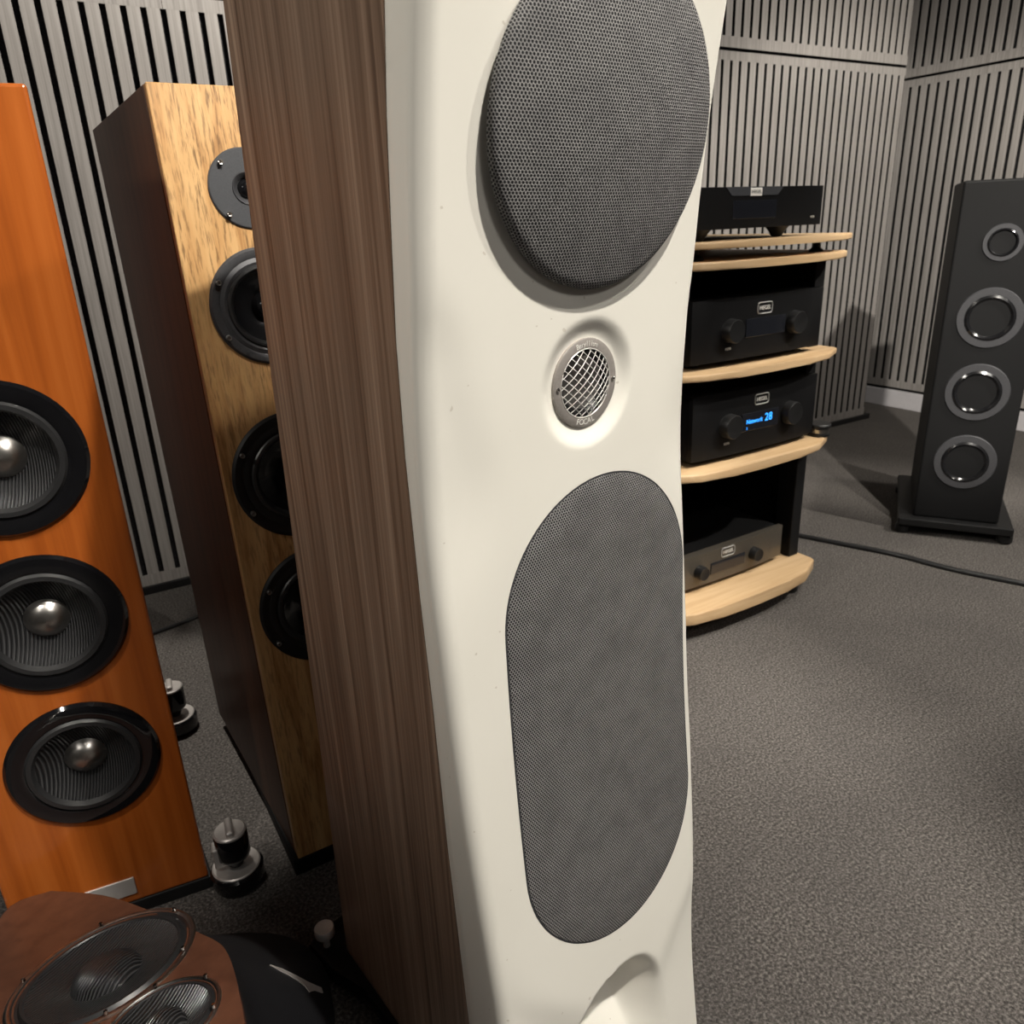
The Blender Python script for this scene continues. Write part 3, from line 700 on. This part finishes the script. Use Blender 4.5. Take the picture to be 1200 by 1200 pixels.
def badge(par, x, y, z, wd, ht, body, matf, matt):
    bm = bmesh.new(); pts = []
    r_ = ht * .28
    for qx, qz, a0 in ((wd / 2 - r_, ht / 2 - r_, 0), (-wd / 2 + r_, ht / 2 - r_, PI / 2), (-wd / 2 + r_, -ht / 2 + r_, PI), (wd / 2 - r_, -ht / 2 + r_, 1.5 * PI)):
        for k in range(5): a = a0 + PI / 2 * k / 4; pts.append(Vector((x + qx + r_ * math.cos(a), y, z + qz + r_ * math.sin(a))))
    bmtube(bm, pts, ht * .055, 6, True)
    o = frombm('badge', bm, matf, par, True, 60)
    text('lettering', body, ht * .52, matt, o, (x, y - .0006, z), .0003, sx=1.0)
    return o
def amplifier(label, x, y, z, wd, ht, dp, face, knob_dx, knob_z, knob_r, disp, logo_z, lit, small, kface):
    t = thing('amplifier', label, 'amplifier', RK @ Matrix.Translation((x, y, z)), 'amplifiers on the rack')
    F = .014
    box('chassis', -wd / 2 + .003, wd / 2 - .003, .012, dp, F, F + ht - .003, M['blackpaint'], t, .002)
    # slightly bowed faceplate
    pts = [(wd / 2, .014), (-wd / 2, .014)] + [(-wd / 2 + wd * k / 14, -.010 * math.sin(PI * k / 14) ** .8) for k in range(15)]
    fo = prism('faceplate', pts, F, F + ht, face, t, .0012, 2, True)
    for sx in (-1, 1):
        for yy in (.05, dp - .05): lathe('foot', [(.017, 0), (.018, .003), (.018, .012), (.012, .0145)], M['rubber'], t, (sx * (wd / 2 - .05), yy, 0), n=24)
    for s in (-1, 1):
        kn = lathe('knob', [(knob_r * 1.02, .002), (knob_r * 1.02, .006), (knob_r * .97, .007), (knob_r * .94, .026), (knob_r * .88, .0285), (knob_r * .5, .0275)], kface, t, (s * knob_dx, 0, knob_z), 'f', 48)
        kn['label'] = 'round black control knob'
    if disp:
        x0, x1, z0, z1 = disp
        dpn = box('display', x0, x1, -.0118, -.003, z0, z1, M['screen'], t, .0008)
        if lit:
            text('readout', 'Network', .0145, M['blue'], dpn, ((x0 + x1) / 2 - .020, -.0121, (z0 + z1) / 2 + .001), .0002)
            text('readout', '28', .026, M['blue'], dpn, ((x0 + x1) / 2 + .027, -.0121, (z0 + z1) / 2 + .003), .0002)
            text('readout', '1', .009, M['blue'], dpn, ((x0 + x1) / 2 - .044, -.0121, (z0 + z1) / 2 - .014), .0002)
    badge(t, 0, -.0108, logo_z, .046, .0235, 'HEGEL', M['greyprint'], M['print'])
    if small:
        text('model_lettering', small, .0078, M['print'], t, (-knob_dx - .004, -.0085, knob_z - knob_r - .012), .0003)
    lathe('sensor', [(.0022, 0), (.0022, .0008)], M['basket'], t, (knob_dx + .034, -.0078, knob_z - knob_r * .65), 'f', 12)
    return t
amplifier('black amplifier with two round knobs and an unlit display under the birch top', .001, .006, .648, .418, .132, .36, M['anod'], .102, .078, .0265, (-.057, .070, .058, .098), .118, False, 'H390', M['black'])
amplifier('black amplifier with two round knobs and blue glowing display', .013, .006, .430, .412, .148, .36, M['anod'], .101, .084, .029, (-.062, .060, .062, .104), .132, True, 'H590', M['black'])
amplifier('low gunmetal faced amplifier with two knobs on the lowest shelf', -.012, .054, .086, .428, .086, .33, M['plinthmetal'], .096, .054, .018, (-.058, .062, .036, .066), .085, False, '', M['black'])
def slim_unit():
    wd, ht, dp, F = .430, .080, .33, .022
    t = thing('network_player', 'slim black unit with a dark centre window on the birch isolation platform', 'amplifier', RK @ Matrix.Translation((-.043, .004, .9095)))
    box('chassis', -wd / 2 + .002, wd / 2 - .002, .010, dp, F, F + ht - .002, M['blackpaint'], t, .0015)
    box('faceplate', -wd / 2, wd / 2, 0, .0105, F, F + ht, M['anod'], t, .001)
    for x_, y_ in ((-.12, .04), (.12, .04), (0, dp - .05)): lathe('foot', [(.010, 0), (.012, .003), (.019, .014), (.027, .0225)], M['black'], t, (x_, y_, 0), n=32)
    box('display', -.066, .066, -.0012, .002, F + .018, F + .054, M['screen'], t, .0008)
    c = prism('crest', [(-.088, 0), (.082, 0), (.066, .0165), (-.072, .0165)], -.001, .001, M['tweetplate'], t)
    c.data.transform(Matrix.Translation((0, -.0005, F + ht - .0005)) @ Matrix.Rotation(-PI / 2, 4, 'X'))
    bz = F + ht - .010
    pl = box('badge', -.018, .016, -.0028, 0, bz - .008, bz + .0075, M['print'], t, .0008)
    text('lettering', 'HEGEL', .0098, M['black'], pl, (-.001, -.0031, bz), .0002)
    text('model_lettering', 'V10', .008, M['greyprint'], t, (.185, -.0008, F + .016), .0003)
slim_unit()

# ------------------------------------------------------------------ black tower to the right of the rack, its plinth feet at the edge of the photo
p1, p2 = gz(1052, 619), gz(1052, 578)
azb = math.degrees(math.atan2((p2 - p1).x, (p2 - p1).y))
TW = frame(azb + 90, (p1.x, p1.y, 0))          # local y runs from the near foot to the far one
tower = thing('floorstanding_loudspeaker', 'matt black floorstanding loudspeaker on four short feet beside the rack', 'loudspeaker', TW)
box('cabinet', .035, .265, -.02, .38, .055, 1.02, M['blackpaint'], tower, .006, 3)
box('plinth', -.005, .305, -.05, .41, .030, .055, M['black'], tower, .004)
for x in (.012, .288):
    for y in (-.02, .36): lathe('foot', [(.012, 0), (.022, .006), (.022, .024), (.016, .031)], M['black'], tower, (x, y, 0), n=24)
for z, rr in ((.86, .05), (.66, .085), (.45, .085), (.24, .085)):
    fr = lathe('driver', [(rr * .72, -.004), (rr * .74, .004), (rr * .95, .004), (rr, -.003)], M['basket'], tower, (.15, -.02, z), 'f', 48, cap=False)
    lathe('cone', [(rr * .74, .003), (rr * .66, .006), (rr * .6, .001), (rr * .25, -.016), (.0004, -.012)], M['cone'], fr, (.15, -.02, z), 'f', 48, cap=False)

# ------------------------------------------------------------------ cables on the carpet
cab = smoothpts([gz(905, 621, .006), gz(940, 628, .006), gz(985, 637, .006), gz(1050, 650, .006), gz(1120, 668, .006), gz(1230, 690, .006)], 8)
tag(tube('power_cable', cab, .0075, M['rubber'], None, 10), 'thick black cable lying on the carpet beside the rack', 'cable')
cab = smoothpts([gz(100, 768, .005), gz(150, 752, .005), gz(185, 740, .005), gz(232, 722, .005), gz(300, 690, .005), gz(370, 660, .005)], 8)
tag(tube('speaker_cable', cab, .0055, M['rubber'], None, 10), 'thin black cable along the foot of the slatted wall behind the oak loudspeaker', 'cable')
